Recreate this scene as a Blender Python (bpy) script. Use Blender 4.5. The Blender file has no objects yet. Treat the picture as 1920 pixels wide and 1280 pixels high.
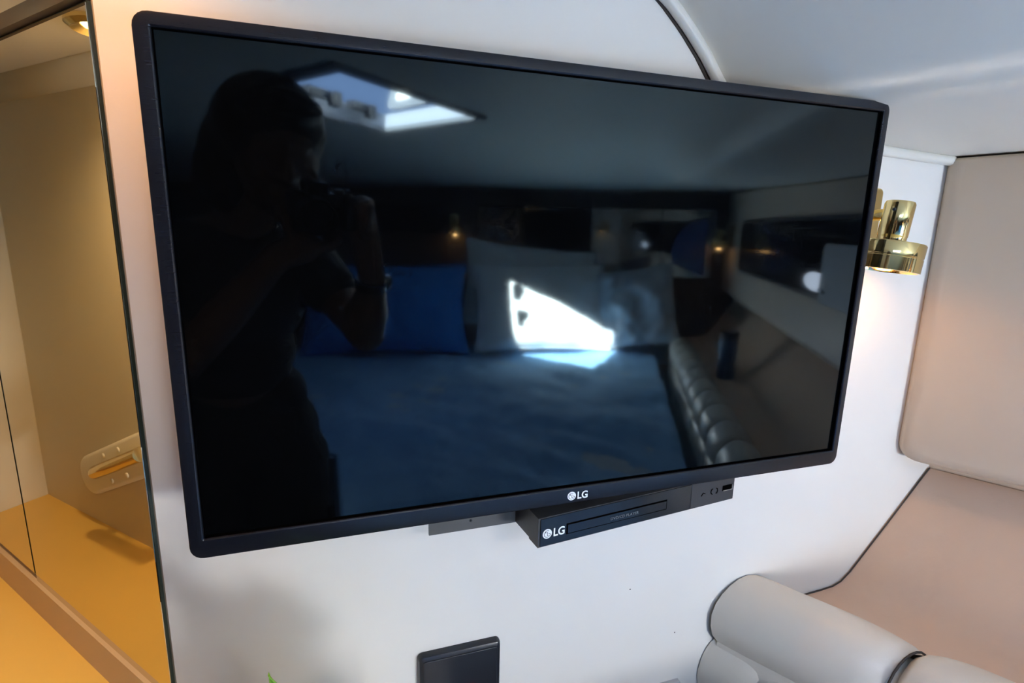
import bpy, bmesh, math, random
from mathutils import Vector, Matrix, noise

random.seed(4)
scene = bpy.context.scene
col = scene.collection
PI = math.pi

# ------------------------------------------------------------------ frame
# all coordinates below are in the television's frame, metres:
# x right along the bulkhead, y up, z out of the bulkhead into the cabin
FLOOR = -1.2
def V(p):
    return Vector((p[0], -p[2], p[1] - FLOOR))
def VD(p):
    return Vector((p[0], -p[2], p[1]))

# ------------------------------------------------------------------ camera
CAM = Vector((-0.2460, 0.0749, 0.4963))
C_RIGHT = Vector((0.94802, 0.02188, 0.31746))
C_UP = Vector((0.04582, 0.97785, -0.20424))
C_VIEW = Vector((0.31489, -0.20817, -0.92602))
cd = bpy.data.cameras.new('camera')
cd.sensor_width = 36.0
cd.lens = 36.0 * 1034.0 / 1920.0
cd.clip_start = 0.02
cam = bpy.data.objects.new('camera', cd)
col.objects.link(cam)
r, u, b = VD(C_RIGHT), VD(C_UP), -VD(C_VIEW)
m = Matrix(((r.x, u.x, b.x, 0), (r.y, u.y, b.y, 0), (r.z, u.z, b.z, 0), (0, 0, 0, 1)))
cam.matrix_world = Matrix.Translation(V(CAM)) @ m
scene.camera = cam

# ------------------------------------------------------------------ sky, sun, exposure
w = bpy.data.worlds.new('sky')
scene.world = w
w.use_nodes = True
bg = w.node_tree.nodes['Background']
bg.inputs['Color'].default_value = (0.38, 0.55, 1.0, 1)
bg.inputs['Strength'].default_value = 12.5

sun = bpy.data.lights.new('sun', 'SUN')
sun.energy = 370.0
sun.angle = math.radians(0.6)
sun.color = (1.0, 0.94, 0.86)
so = bpy.data.objects.new('sun', sun)
col.objects.link(so)
SUN_DIR = Vector((1.10, -1.0, 0.86)).normalized()
so.rotation_euler = VD(SUN_DIR).to_track_quat('-Z', 'Y').to_euler()
so.location = (-1.2, -0.3, 3.0)

vs = scene.view_settings
vs.view_transform = 'Standard'
vs.look = 'None'
vs.gamma = 1.0
vs.exposure = 0.0
vs.use_curve_mapping = False
scene.cycles.max_bounces = 9
scene.cycles.diffuse_bounces = 5
scene.cycles.glossy_bounces = 5
scene.cycles.transparent_max_bounces = 9
scene.cycles.use_denoising = True
scene.cycles.use_adaptive_sampling = True
scene.cycles.adaptive_threshold = 0.03
scene.cycles.adaptive_min_samples = 24
scene.cycles.sample_clamp_indirect = 60.0
try:
    scene.cycles.use_guiding = True
    scene.cycles.use_surface_guiding = True
    scene.cycles.guiding_training_samples = 32
except Exception:
    pass

# the hatch opening in the cabin roof (corners on the headliner, y = .40)
HY = 0.40
HATCH = [(-0.198, 0.843), (0.213, 1.238), (-0.021, 1.619), (-0.425, 1.172)]
hc = (sum(p[0] for p in HATCH) / 4, sum(p[1] for p in HATCH) / 4)
pl = bpy.data.lights.new('hatch_daylight', 'AREA')
pl.shape = 'RECTANGLE'
pl.size, pl.size_y = 0.62, 0.62
pl.cycles.is_portal = True
po = bpy.data.objects.new('hatch_daylight', pl)
col.objects.link(po)
po.location = V((hc[0], HY + 0.055, hc[1]))

# ------------------------------------------------------------------ materials
def mat(name, color, rough=0.6, metal=0.0, var=0.0, vscale=6.0, bump=0.0, bscale=40.0,
        spec=0.5, coat=0.0, tint=None, stretch=None, sheen=0.0):
    mt = bpy.data.materials.new(name)
    mt.use_nodes = True
    nt = mt.node_tree
    p = nt.nodes['Principled BSDF']
    p.inputs['Base Color'].default_value = (*color, 1)
    p.inputs['Roughness'].default_value = rough
    p.inputs['Metallic'].default_value = metal
    p.inputs['Specular IOR Level'].default_value = spec
    p.inputs['Coat Weight'].default_value = coat
    if sheen:
        p.inputs['Sheen Weight'].default_value = sheen
    if tint:
        p.inputs['Specular Tint'].default_value = (*tint, 1)
    tc = nt.nodes.new('ShaderNodeTexCoord')
    mp = nt.nodes.new('ShaderNodeMapping')
    nt.links.new(tc.outputs['Object'], mp.inputs['Vector'])
    if stretch:
        mp.inputs['Scale'].default_value = stretch
    if var:
        n = nt.nodes.new('ShaderNodeTexNoise')
        n.inputs['Scale'].default_value = vscale
        n.inputs['Detail'].default_value = 5
        nt.links.new(mp.outputs['Vector'], n.inputs['Vector'])
        cr = nt.nodes.new('ShaderNodeMix')
        cr.data_type = 'RGBA'
        cr.inputs['A'].default_value = (*[c * (1 - var) for c in color], 1)
        cr.inputs['B'].default_value = (*[min(1, c * (1 + var)) for c in color], 1)
        nt.links.new(n.outputs['Fac'], cr.inputs['Factor'])
        nt.links.new(cr.outputs['Result'], p.inputs['Base Color'])
    if bump:
        n2 = nt.nodes.new('ShaderNodeTexNoise')
        n2.inputs['Scale'].default_value = bscale
        n2.inputs['Detail'].default_value = 6
        nt.links.new(mp.outputs['Vector'], n2.inputs['Vector'])
        bp = nt.nodes.new('ShaderNodeBump')
        bp.inputs['Strength'].default_value = bump
        bp.inputs['Distance'].default_value = 0.004
        nt.links.new(n2.outputs['Fac'], bp.inputs['Height'])
        nt.links.new(bp.outputs['Normal'], p.inputs['Normal'])
    return mt

def emis(name, color, strength):
    mt = bpy.data.materials.new(name)
    mt.use_nodes = True
    p = mt.node_tree.nodes['Principled BSDF']
    p.inputs['Base Color'].default_value = (*color, 1)
    p.inputs['Emission Color'].default_value = (*color, 1)
    p.inputs['Emission Strength'].default_value = strength
    return mt

def glass(name, color, gloss=0.08):
    mt = bpy.data.materials.new(name)
    mt.use_nodes = True
    nt = mt.node_tree
    nt.nodes.remove(nt.nodes['Principled BSDF'])
    t = nt.nodes.new('ShaderNodeBsdfTransparent')
    t.inputs['Color'].default_value = (*color, 1)
    g = nt.nodes.new('ShaderNodeBsdfGlossy')
    g.inputs['Roughness'].default_value = 0.05
    mx = nt.nodes.new('ShaderNodeMixShader')
    mx.inputs['Fac'].default_value = gloss
    nt.links.new(t.outputs[0], mx.inputs[1])
    nt.links.new(g.outputs[0], mx.inputs[2])
    nt.links.new(mx.outputs[0], nt.nodes['Material Output'].inputs['Surface'])
    return mt

M = {}
M['wall'] = mat('white_laminate', (0.82, 0.795, 0.75), 0.42, var=0.015, vscale=3, bump=0.02, bscale=120)
M['liner'] = mat('headliner_vinyl', (0.78, 0.75, 0.68), 0.55, var=0.03, vscale=5, bump=0.12, bscale=30)
M['vinyl'] = mat('tan_vinyl', (0.64, 0.51, 0.395), 0.5, var=0.03, vscale=5, bump=0.06, bscale=90)
M['bolster'] = mat('bolster_vinyl', (0.68, 0.635, 0.56), 0.36, var=0.03, vscale=6, bump=0.06, bscale=80)
M['ledge'] = mat('ledge_vinyl', (0.62, 0.44, 0.325), 0.55, var=0.04, vscale=4, bump=0.08, bscale=90)
M['piping'] = mat('white_piping', (0.78, 0.76, 0.70), 0.4, var=0.03)
M['seam'] = mat('dark_seam', (0.05, 0.04, 0.035), 0.8, var=0.1)
M['bezel'] = mat('brushed_black', (0.009, 0.010, 0.015), 0.24, spec=0.42, var=0.15, vscale=60, bump=0.02, bscale=60, stretch=(1, 8, 14))
M['tvback'] = mat('tv_back_plastic', (0.012, 0.012, 0.014), 0.5, var=0.1, bump=0.05)
M['gap'] = mat('matt_black', (0.002, 0.002, 0.002), 0.9, spec=0.0, var=0.1)
M['screen'] = mat('screen_glass', (0.0016, 0.0018, 0.0022), 0.045, spec=0.41, tint=(0.74, 0.95, 1.0), var=0.05, vscale=2)
M['white'] = mat('white_print', (0.85, 0.86, 0.88), 0.5, var=0.01)
M['greyprint'] = mat('grey_print', (0.12, 0.13, 0.14), 0.5, var=0.01)
M['dvd'] = mat('dvd_gloss_black', (0.010, 0.011, 0.015), 0.16, spec=0.6, var=0.1)
M['dvdmatt'] = mat('dvd_matt_black', (0.028, 0.029, 0.033), 0.45, var=0.08, bump=0.03, bscale=200)
M['bracket'] = mat('bracket_metal', (0.10, 0.095, 0.09), 0.55, metal=0.2, var=0.12, vscale=20)
M['steel'] = mat('steel', (0.6, 0.6, 0.6), 0.3, metal=1.0, var=0.05)
M['brass'] = mat('polished_brass', (0.86, 0.68, 0.32), 0.10, metal=1.0, var=0.06, vscale=14)
M['plate'] = mat('switch_black', (0.016, 0.018, 0.024), 0.28, var=0.1, bump=0.02)
M['plategrey'] = mat('plate_grey', (0.45, 0.46, 0.48), 0.4, var=0.05)
M['red'] = emis('red_led', (1.0, 0.03, 0.02), 3.0)
M['mirror'] = mat('bronze_mirror', (0.66, 0.60, 0.45), 0.02, metal=1.0, var=0.02, vscale=2)
M['mirroredge'] = mat('mirror_edge', (0.02, 0.03, 0.02), 0.4, var=0.1)
M['mirror_head'] = mat('grey_mirror', (0.62, 0.66, 0.70), 0.02, metal=1.0, var=0.02, vscale=2)
M['counter'] = mat('yellow_counter', (0.80, 0.52, 0.13), 0.32, var=0.12, vscale=3)
M['counterback'] = mat('counter_trim', (0.56, 0.40, 0.26), 0.5, var=0.05)
M['nook'] = mat('nook_laminate', (0.66, 0.60, 0.48), 0.5, var=0.02, bump=0.03)
M['wood'] = mat('dark_wood', (0.06, 0.035, 0.022), 0.45, var=0.35, vscale=10, stretch=(1, 1, 8))
M['quilt'] = mat('blue_white_quilt', (0.24, 0.53, 0.95), 0.85, var=0.2, vscale=11, bump=0.6, bscale=20, sheen=0.2)
M['sheet'] = mat('sheet', (0.6, 0.66, 0.74), 0.85, var=0.05)
M['pillow_blue'] = mat('blue_pillowcase', (0.03, 0.25, 0.75), 0.85, var=0.08, bump=0.2, bscale=30)
M['pillow_white'] = mat('white_pillowcase', (0.80, 0.83, 0.88), 0.85, var=0.04, bump=0.2, bscale=30)
M['pillow_grey'] = mat('grey_pillowcase', (0.55, 0.58, 0.64), 0.85, var=0.06, bump=0.25, bscale=30)
M['brown'] = mat('brown_panelling', (0.13, 0.095, 0.075), 0.5, var=0.2, vscale=8, bump=0.1, bscale=30)
M['shelfbrown'] = mat('reddish_shelf', (0.22, 0.11, 0.07), 0.6, var=0.1)
M['floor'] = mat('carpet', (0.30, 0.25, 0.20), 0.95, var=0.15, vscale=40, bump=0.5, bscale=200)
M['hullwin'] = mat('dark_window', (0.004, 0.004, 0.005), 0.12, var=0.1)
M['blind'] = mat('grey_blind', (0.45, 0.46, 0.48), 0.6, var=0.03)
M['porthole'] = emis('porthole_daylight', (0.85, 0.85, 1.0), 9.0)
M['bluearch'] = mat('blue_reflection', (0.07, 0.20, 0.62), 0.35, var=0.08)  # flat blue standing in for a reflection in the headboard mirror
M['alu'] = mat('hatch_frame', (0.20, 0.22, 0.26), 0.45, metal=0.3, var=0.03)
M['hatchwall'] = mat('hatch_coaming', (0.24, 0.27, 0.33), 0.6, var=0.03)
M['slat'] = mat('lid_slat_white', (0.80, 0.81, 0.83), 0.6, var=0.03)
M['dark'] = mat('dark_plastic', (0.012, 0.014, 0.02), 0.4, var=0.1)
M['hatchglass'] = glass('hatch_acrylic', (0.92, 0.95, 1.0))
M['skin'] = mat('skin', (0.26, 0.15, 0.11), 0.5, var=0.06, vscale=20)
M['shirt'] = mat('shirt', (0.035, 0.035, 0.04), 0.85, var=0.1, vscale=20, bump=0.3, bscale=50)
M['trousers'] = mat('trousers', (0.010, 0.010, 0.012), 0.9, var=0.1, bump=0.3, bscale=60)
M['hair'] = mat('hair', (0.012, 0.008, 0.006), 0.55, var=0.3, vscale=60, bump=0.6, bscale=90)
M['shoe'] = mat('shoe', (0.02, 0.02, 0.02), 0.5, var=0.1)
M['cambody'] = mat('camera_black', (0.012, 0.012, 0.013), 0.5, var=0.1, bump=0.2, bscale=300)
M['lensglass'] = mat('lens_glass', (0.005, 0.005, 0.01), 0.05, var=0.1)
M['watch'] = mat('watch_metal', (0.7, 0.7, 0.7), 0.2, metal=1.0, var=0.05)
M['leaf'] = mat('leaf_green', (0.20, 0.42, 0.04), 0.45, var=0.25, vscale=30)
M['pot'] = mat('clear_pot', (0.55, 0.50, 0.42), 0.25, var=0.06)
M['soil'] = mat('soil', (0.05, 0.035, 0.02), 0.95, var=0.3, vscale=60)
M['bottle'] = mat('blue_bottle', (0.01, 0.07, 0.19), 0.25, var=0.1)
M['bulb'] = emis('warm_bulb', (1.0, 0.72, 0.36), 45.0)
M['spotbulb'] = emis('downlight_bulb', (1.0, 0.76, 0.42), 14.0)

# ------------------------------------------------------------------ mesh helpers
class MB:
    def __init__(s):
        s.v, s.f = [], []
    def add(s, vs, fs):
        o = len(s.v)
        s.v += [Vector(p) for p in vs]
        s.f += [tuple(i + o for i in f) for f in fs]
        return s
    def box(s, c, sx, sy, sz, fr=None):
        fr = fr or WORLD
        c = Vector(c)
        vs = []
        for dz in (-.5, .5):
            for dy in (-.5, .5):
                for dx in (-.5, .5):
                    vs.append(c + fr[0] * dx * sx + fr[1] * dy * sy + fr[2] * dz * sz)
        return s.add(vs, [(0, 2, 3, 1), (4, 5, 7, 6), (0, 1, 5, 4), (2, 6, 7, 3), (0, 4, 6, 2), (1, 3, 7, 5)])
    def loops(s, lps, cap0=True, cap1=True, close=True):
        n = len(lps[0])
        vs = [p for l in lps for p in l]
        fs = []
        for k in range(len(lps) - 1):
            for i in range(n if close else n - 1):
                j = (i + 1) % n
                fs.append((k * n + i, k * n + j, (k + 1) * n + j, (k + 1) * n + i))
        if cap0: fs.append(tuple(reversed(range(n))))
        if cap1: fs.append(tuple((len(lps) - 1) * n + i for i in range(n)))
        return s.add(vs, fs)
    def ring(s, lps):          # closed ring of loops (a frame)
        return s.loops(lps + [lps[0]], False, False)
    def tube(s, pts, rad, seg=10, cap=True):
        pts = [Vector(p) for p in pts]
        if not isinstance(rad, (list, tuple)): rad = [rad] * len(pts)
        lps, prev = [], None
        for i, p in enumerate(pts):
            t = (pts[min(i + 1, len(pts) - 1)] - pts[max(i - 1, 0)]).normalized()
            a = prev if prev else (Vector((0, 1, 0)) if abs(t.y) < .9 else Vector((1, 0, 0)))
            x = t.cross(a).normalized()
            y = x.cross(t).normalized()
            prev = y
            lps.append([p + (x * math.cos(q) + y * math.sin(q)) * rad[i] for q in [2 * PI * k / seg for k in range(seg)]])
        return s.loops(lps, cap, cap)
    def lathe(s, c, axis, prof, seg=28, cap0=True, cap1=True):
        axis = Vector(axis).normalized()
        a = Vector((0, 0, 1)) if abs(axis.z) < .9 else Vector((1, 0, 0))
        x = axis.cross(a).normalized()
        y = axis.cross(x).normalized()
        c = Vector(c)
        return s.loops([[c + axis * h + (x * math.cos(q) + y * math.sin(q)) * rr for q in [2 * PI * k / seg for k in range(seg)]] for rr, h in prof], cap0, cap1)
    def grid(s, fn, nu, nv):
        vs = [fn(i / nu, j / nv) for j in range(nv + 1) for i in range(nu + 1)]
        fs = [(j * (nu + 1) + i, j * (nu + 1) + i + 1, (j + 1) * (nu + 1) + i + 1, (j + 1) * (nu + 1) + i) for j in range(nv) for i in range(nu)]
        return s.add(vs, fs)
    def sphere(s, c, rad, fr=None, nu=20, nv=14, fn=None):
        fr = fr or WORLD
        c = Vector(c)
        if not isinstance(rad, (list, tuple)): rad = (rad,) * 3
        lps = []
        for j in range(1, nv):
            th = PI * j / nv
            lp = []
            for i in range(nu):
                ph = 2 * PI * i / nu
                d = Vector((math.sin(th) * math.cos(ph), -math.cos(th), math.sin(th) * math.sin(ph)))
                if fn: d = fn(d)
                lp.append(c + fr[0] * d.x * rad[0] + fr[1] * d.y * rad[1] + fr[2] * d.z * rad[2])
            lps.append(lp)
        return s.loops(lps)
    def build(s, name, material, parent=None, smooth=False, angle=None):
        me = bpy.data.meshes.new(name)
        me.from_pydata([V(p) for p in s.v], [], s.f)
        bm = bmesh.new(); bm.from_mesh(me)
        bmesh.ops.recalc_face_normals(bm, faces=bm.faces)
        bm.to_mesh(me); bm.free()
        return link(name, me, material, parent, smooth, angle)

WORLD = (Vector((1, 0, 0)), Vector((0, 1, 0)), Vector((0, 0, 1)))

def link(name, me, material, parent=None, smooth=False, angle=None):
    if material: 
        me.materials.clear(); me.materials.append(M[material])
    if smooth:
        for p in me.polygons: p.use_smooth = True
        if angle:
            try: me.set_sharp_from_angle(angle=math.radians(angle))
            except Exception: pass
    o = bpy.data.objects.new(name, me)
    col.objects.link(o)
    if parent:
        o.parent = parent
        q = parent
        loc = Vector((0, 0, 0))
        while q:
            loc += q.location; q = q.parent
        o.location = -loc
    return o

def tag(o, label=None, cat=None, group=None, kind=None):
    if label: o['label'] = label
    if cat: o['category'] = cat
    if group: o['group'] = group
    if kind: o['kind'] = kind
    return o

def thing(name, loc, label, cat, group=None):
    o = bpy.data.objects.new(name, None)
    o.empty_display_size = 0.05
    o.location = V(loc)
    col.objects.link(o)
    return tag(o, label, cat, group)

def struct(o):
    o['kind'] = 'structure'
    return o

def rrect(cx, cy, wd, h, rad, k=5):
    pts = []
    for sx, sy, a0 in ((1, 1, 0), (-1, 1, PI / 2), (-1, -1, PI), (1, -1, 3 * PI / 2)):
        for i in range(k + 1):
            a = a0 + PI / 2 * i / k
            pts.append((cx + sx * (wd / 2 - rad) + rad * math.cos(a), cy + sy * (h / 2 - rad) + rad * math.sin(a)))
    return pts

def place(pts, o, fr, z):
    o = Vector(o)
    return [o + fr[0] * p[0] + fr[1] * p[1] + fr[2] * z for p in pts]

def slab(mb, o, fr, wd, h, rad, z0, z1, bev=0.0, k=5, kb=3, cx=0, cy=0):
    """rounded rectangle slab in frame fr, from z0 (back) to z1 (front), front edge rounded by bev"""
    lps = [place(rrect(cx, cy, wd, h, rad, k), o, fr, z0)]
    if bev:
        for i in range(kb + 1):
            a = PI / 2 * i / kb
            ins = bev * (1 - math.cos(a))
            lps.append(place(rrect(cx, cy, wd - 2 * ins, h - 2 * ins, max(rad - ins, .0005), k), o, fr, z1 - bev + bev * math.sin(a)))
    else:
        lps.append(place(rrect(cx, cy, wd, h, rad, k), o, fr, z1))
    return mb.loops(lps)

def frame_dir(xd, up=(0, 1, 0)):
    x = Vector(xd).normalized()
    y = Vector(up)
    y = (y - x * x.dot(y)).normalized()
    return (x, y, x.cross(y))

def prism(mb, pts, y0, y1):     # plan polygon (x,z) extruded in y
    return mb.loops([[Vector((p[0], y0, p[1])) for p in pts], [Vector((p[0], y1, p[1])) for p in pts]])

def text(mb, s, size, o, fr, z=0.0, bold=0.0, align='LEFT', sx=1.0):
    cu = bpy.data.curves.new('t', 'FONT')
    cu.body = s; cu.size = size; cu.offset = bold; cu.align_x = align
    ob = bpy.data.objects.new('t', cu); col.objects.link(ob)
    bpy.context.view_layer.update()
    me = bpy.data.meshes.new_from_object(ob.evaluated_get(bpy.context.evaluated_depsgraph_get()))
    o = Vector(o)
    mb.add([o + fr[0] * v.co.x * sx + fr[1] * v.co.y + fr[2] * z for v in me.vertices], [tuple(p.vertices) for p in me.polygons])
    bpy.data.objects.remove(ob); bpy.data.curves.remove(cu); bpy.data.meshes.remove(me)
    return mb

def wall_quad(name, a, b, y0, y1, thick, material, side, tops=None):
    """vertical wall between plan points a,b; slab grows to `side` (+1 left of a->b, -1 right)"""
    a, b = Vector((a[0], 0, a[1])), Vector((b[0], 0, b[1]))
    d = (b - a).normalized()
    n = Vector((-d.z, 0, d.x)) * side * thick
    mb = MB()
    prism(mb, [(a.x, a.z), (b.x, b.z), ((b + n).x, (b + n).z), ((a + n).x, (a + n).z)], y0, y1)
    return struct(mb.build(name, material))

WZ = -0.12                                   # face of the bulkhead that carries the television
HS = 0.56                                    # the hull side runs outwards: dx per dz
def xh(z): return 0.635 + HS * (z + 0.12)    # hull side in plan
HDIR = Vector((HS, 0, 1)).normalized()       # along the hull, away from the bulkhead
HNRM = Vector((-HDIR.z, 0, HDIR.x))          # from the hull into the cabin
def zhead(x): return 2.1 + 0.42 * (1.88 - x) # wall behind the pillows
def zpil(x): return 2.1 + 0.17 * (1.88 - x)  # head end of the mattress

# ------------------------------------------------------------------ headliner
PROF = [(-0.3, .185), (0, .188), (.11, .193), (.2, .199), (.30, .207), (.355, .214), (.385, .226), (.41, .252), (.435, .283), (.46, .309), (.49, .335), (.54, .366), (.60, .388), (.66, .398), (.72, .40), (9, .40)]
def prof(d):
    for (d0, y0), (d1, y1) in zip(PROF, PROF[1:]):
        if d <= d1:
            t = (d - d0) / (d1 - d0)
            return y0 + (y1 - y0) * t
    return .40
def sstep(a, b, x):
    t = max(0, min(1, (x - a) / (b - a)))
    return t * t * (3 - 2 * t)
def ceil_y(x, z):
    base = 0.036 * (z - WZ)
    y = prof((xh(z) - x))
    lift = (y - .188) / .212
    yl = .188 + base
    top = yl + (HY - yl) * lift
    # the middle drops towards the wall behind the pillows
    e = sstep(1.78, 2.62, z + 0.42 * (x - 0.2))
    return top * (1 - e) + 0.272 * e if lift > 0.02 or e > 0 else top

def build_ceiling():
    bm = bmesh.new()
    us = [-0.125, 0, .05, .11, .16, .2, .25, .30, .33, .355, .37, .385, .40, .41, .42, .435, .447, .46, .475, .49, .515, .54, .57, .60, .63, .66, .72, .85, 1.0, 1.2, 1.4, 1.6, 1.8, 2.0, 2.2, 2.4, 2.6, 2.8, 3.0, 3.3, 3.6, 4.0]
    zs = [-0.12 + i * 0.08 for i in range(48)]
    g = []
    for z in zs:
        row = []
        for d in us:
            x = xh(z) - d
            row.append(bm.verts.new((x, z, ceil_y(x, z))))      # plan x, plan z, height
        g.append(row)
    for j in range(len(zs) - 1):
        for i in range(len(us) - 1):
            bm.faces.new((g[j][i], g[j][i + 1], g[j + 1][i + 1], g[j + 1][i]))
    cx, cz = hc
    planes = []
    for k in range(4):
        a, b = HATCH[k], HATCH[(k + 1) % 4]
        nx, nz = (b[1] - a[1]), -(b[0] - a[0])
        if nx * (cx - a[0]) + nz * (cz - a[1]) > 0: nx, nz = -nx, -nz
        planes.append((a, (nx, nz)))
        bmesh.ops.bisect_plane(bm, geom=bm.verts[:] + bm.edges[:] + bm.faces[:], plane_co=(a[0], a[1], 0), plane_no=(nx, nz, 0), dist=1e-6)
    dead = [f for f in bm.faces if all((f.calc_center_median().x - a[0]) * n[0] + (f.calc_center_median().y - a[1]) * n[1] < 0 for a, n in planes)]
    bmesh.ops.delete(bm, geom=dead, context='FACES')
    for v in bm.verts:
        v.co = V((v.co.x, v.co.z, v.co.y))
    bmesh.ops.recalc_face_normals(bm, faces=bm.faces)
    me = bpy.data.meshes.new('ceiling'); bm.to_mesh(me); bm.free()
    o = link('ceiling', me, 'liner', smooth=True)
    tag(o, 'cream vinyl headliner with a curved cove towards the hull side')
    return struct(o)
ceiling = build_ceiling()

# ------------------------------------------------------------------ bulkhead behind the television
def top_profile():
    pts = []
    x = 0.82
    while x > -0.43:
        pts.append((x, ceil_y(x, WZ)))
        x -= 0.01
    return pts
tp = top_profile()
out = [(-0.426, FLOOR), (0.82, FLOOR)] + [(p[0], p[1] + .012) for p in tp] + [(-0.426, HY + .05)]
mb = MB()
mb.loops([[Vector((p[0], p[1], WZ)) for p in out], [Vector((p[0], p[1], WZ - .03)) for p in out]])
wall_back = struct(mb.build('wall_back', 'wall'))
tag(wall_back, 'smooth off-white bulkhead that carries the television')
# welt (piping) along the arched top edge of the bulkhead
mb = MB()
wp = [(p[0], p[1] - .006, WZ + .006) for p in tp if p[0] < 0.655]
mb.tube(wp, 0.0075, 8)
welt = struct(mb.build('trim_1', 'piping', smooth=True))
tag(welt, 'white piping along the curved top edge of the bulkhead')
mb = MB()
mb.tube([(p[0] - .010 if p[0] < .26 else p[0], p[1] - (.006 if p[0] < .26 else -.002), WZ + .0005) for p in tp if p[0] < 0.655], 0.0025, 6)
g_ = mb.build('groove', 'seam', welt)

for hx0, hy0 in ((.239, -.535), (.154, -.442)):
    mb = MB(); mb.lathe((hx0, hy0, WZ), (0, 0, 1), [(.0011, .0001), (.0008, .0004)], 8); mb.build('screw_hole', 'seam', wall_back)

# floor
mb = MB()
prism(mb, [(-1.5, -0.9), (2.6, -0.9), (2.6, 3.7), (-1.5, 3.7)], FLOOR - .05, FLOOR)
tag(struct(mb.build('floor', 'floor')), 'dark tan carpet around the berth')

# ------------------------------------------------------------------ hull side
a0, b0 = Vector((xh(-0.34), 0, -0.34)), Vector((xh(2.3), 0, 2.3))
off = HNRM * -0.09
mb = MB()
q = [(a0 + off), (b0 + off), (b0 + off * 1.6), (a0 + off * 1.6)]
prism(mb, [(p.x, p.z) for p in q], FLOOR, 0.50)
tag(struct(mb.build('wall_right', 'vinyl')), 'cream hull side behind the padded panel')

# padded vinyl panel on the hull side, rounded edges
L_h = (Vector((xh(2.06), 0, 2.06)) - Vector((xh(WZ + .006), 0, WZ + .006))).length
o_h = Vector((xh(WZ + .006), 0, WZ + .006))
FR_H = (HDIR, Vector((0, 1, 0)), HNRM)
mb = MB()
def panel_pt(s, y, z): return o_h + HDIR * s + Vector((0, y, 0)) + HNRM * z
def pad_loop(ins, z, rad=.035):
    lo = []
    y0, y1b, y1e = -.296, .186, .186 + .036 * 2.2
    cs = [(L_h - ins, y1e - ins * .3), (ins, y1b - ins * .3), (ins, y0 + ins), (L_h - ins, y0 + .03 + ins)]
    rr = max(rad - ins * .5, .004)
    for i in range(4):
        p, pv, nx = Vector(cs[i]), Vector(cs[i - 1]), Vector(cs[(i + 1) % 4])
        rd = rr if i == 2 else .006
        e0, e1 = (pv - p).normalized(), (nx - p).normalized()
        A, B = p + e0 * rd, p + e1 * rd
        for k in range(7):
            t = k / 6
            c = A * (1 - t) ** 2 + p * 2 * t * (1 - t) + B * t * t
            lo.append(panel_pt(c.x, c.y, z))
    return lo
mb.loops([pad_loop(0, -.085), pad_loop(0, -.022), pad_loop(.003, -.010), pad_loop(.010, -.003), pad_loop(.022, .0)])
hull_pad = mb.build('hull_panel', 'vinyl', smooth=True, angle=50)
tag(hull_pad, 'tall tan padded vinyl panel with a rounded lower corner beside the brass lamp', 'wall panel')

# long dark window in the hull panel, with a sliding blind and a round port showing daylight
WIN = thing('hull_window', panel_pt(1.1, -.12, .003), 'long dark rounded window in the hull side panel', 'window')
mb = MB(); slab(mb, panel_pt(1.265, .0, 0), FR_H, 1.53, .215, .05, .0005, .009, .004)
mb.build('glass', 'hullwin', WIN, True, 40)
ol = place(rrect(0, 0, 1.55, .235, .06), panel_pt(1.265, .0, 0), FR_H, .0005)
ol2 = place(rrect(0, 0, 1.55, .235, .06), panel_pt(1.265, .0, 0), FR_H, .012)
il2 = place(rrect(0, 0, 1.526, .21, .048), panel_pt(1.265, .0, 0), FR_H, .012)
il = place(rrect(0, 0, 1.526, .21, .048), panel_pt(1.265, .0, 0), FR_H, .0095)
mb = MB(); mb.ring([ol, ol2, il2, il]); mb.build('window_frame', 'dark', WIN, True, 40)
mb = MB(); mb.sphere(panel_pt(.97, -.070, .010), (.10, .028, .003), FR_H)
mb.build('port', 'porthole', WIN, True)
mb = MB(); slab(mb, panel_pt(.70, -.040, 0), FR_H, .40, .165, .02, .012, .022, .004)
bl = mb.build('blind_panel', 'blind', WIN, True, 40)
mb = MB(); mb.tube([panel_pt(.885, -.085, .026), panel_pt(.85, -.09, .026)], .004, 8); mb.build('pull', 'steel', bl, True)

# ledge: a sloped upholstered shelf between hull panel and bolster
def hull_sec(d, y, s):   # d = plan distance in x from the hull line at the bulkhead end, s along
    return Vector((0.635 - d, y, WZ)) + HDIR * s
sec = [(-.10, -.325), (-.085, -.342), (-.02, -.418), (.05, -.498), (.068, -.513), (.085, -.519), (.11, -.521), (.20, -.524), (.212, -.526), (.212, -.9), (-.10, -.9)]
mb = MB()
NS = 24
mb.loops([[hull_sec(d, y, s * 2.50 / NS) for d, y in sec] for s in range(NS + 1)])
ledge = mb.build('side_ledge', 'ledge', smooth=True, angle=60)
tag(ledge, 'flat tan upholstered ledge sloping up to the hull panel', 'ledge')
mb = MB()
mb.tube([hull_sec(d, y + .0008, .003) for d, y in ((-.10, -.325), (-.085, -.342), (-.02, -.418), (.05, -.498), (.068, -.513), (.085, -.519), (.11, -.521), (.20, -.524))], .0014, 6)
mb.build('seam_line', 'seam', ledge)

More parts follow.
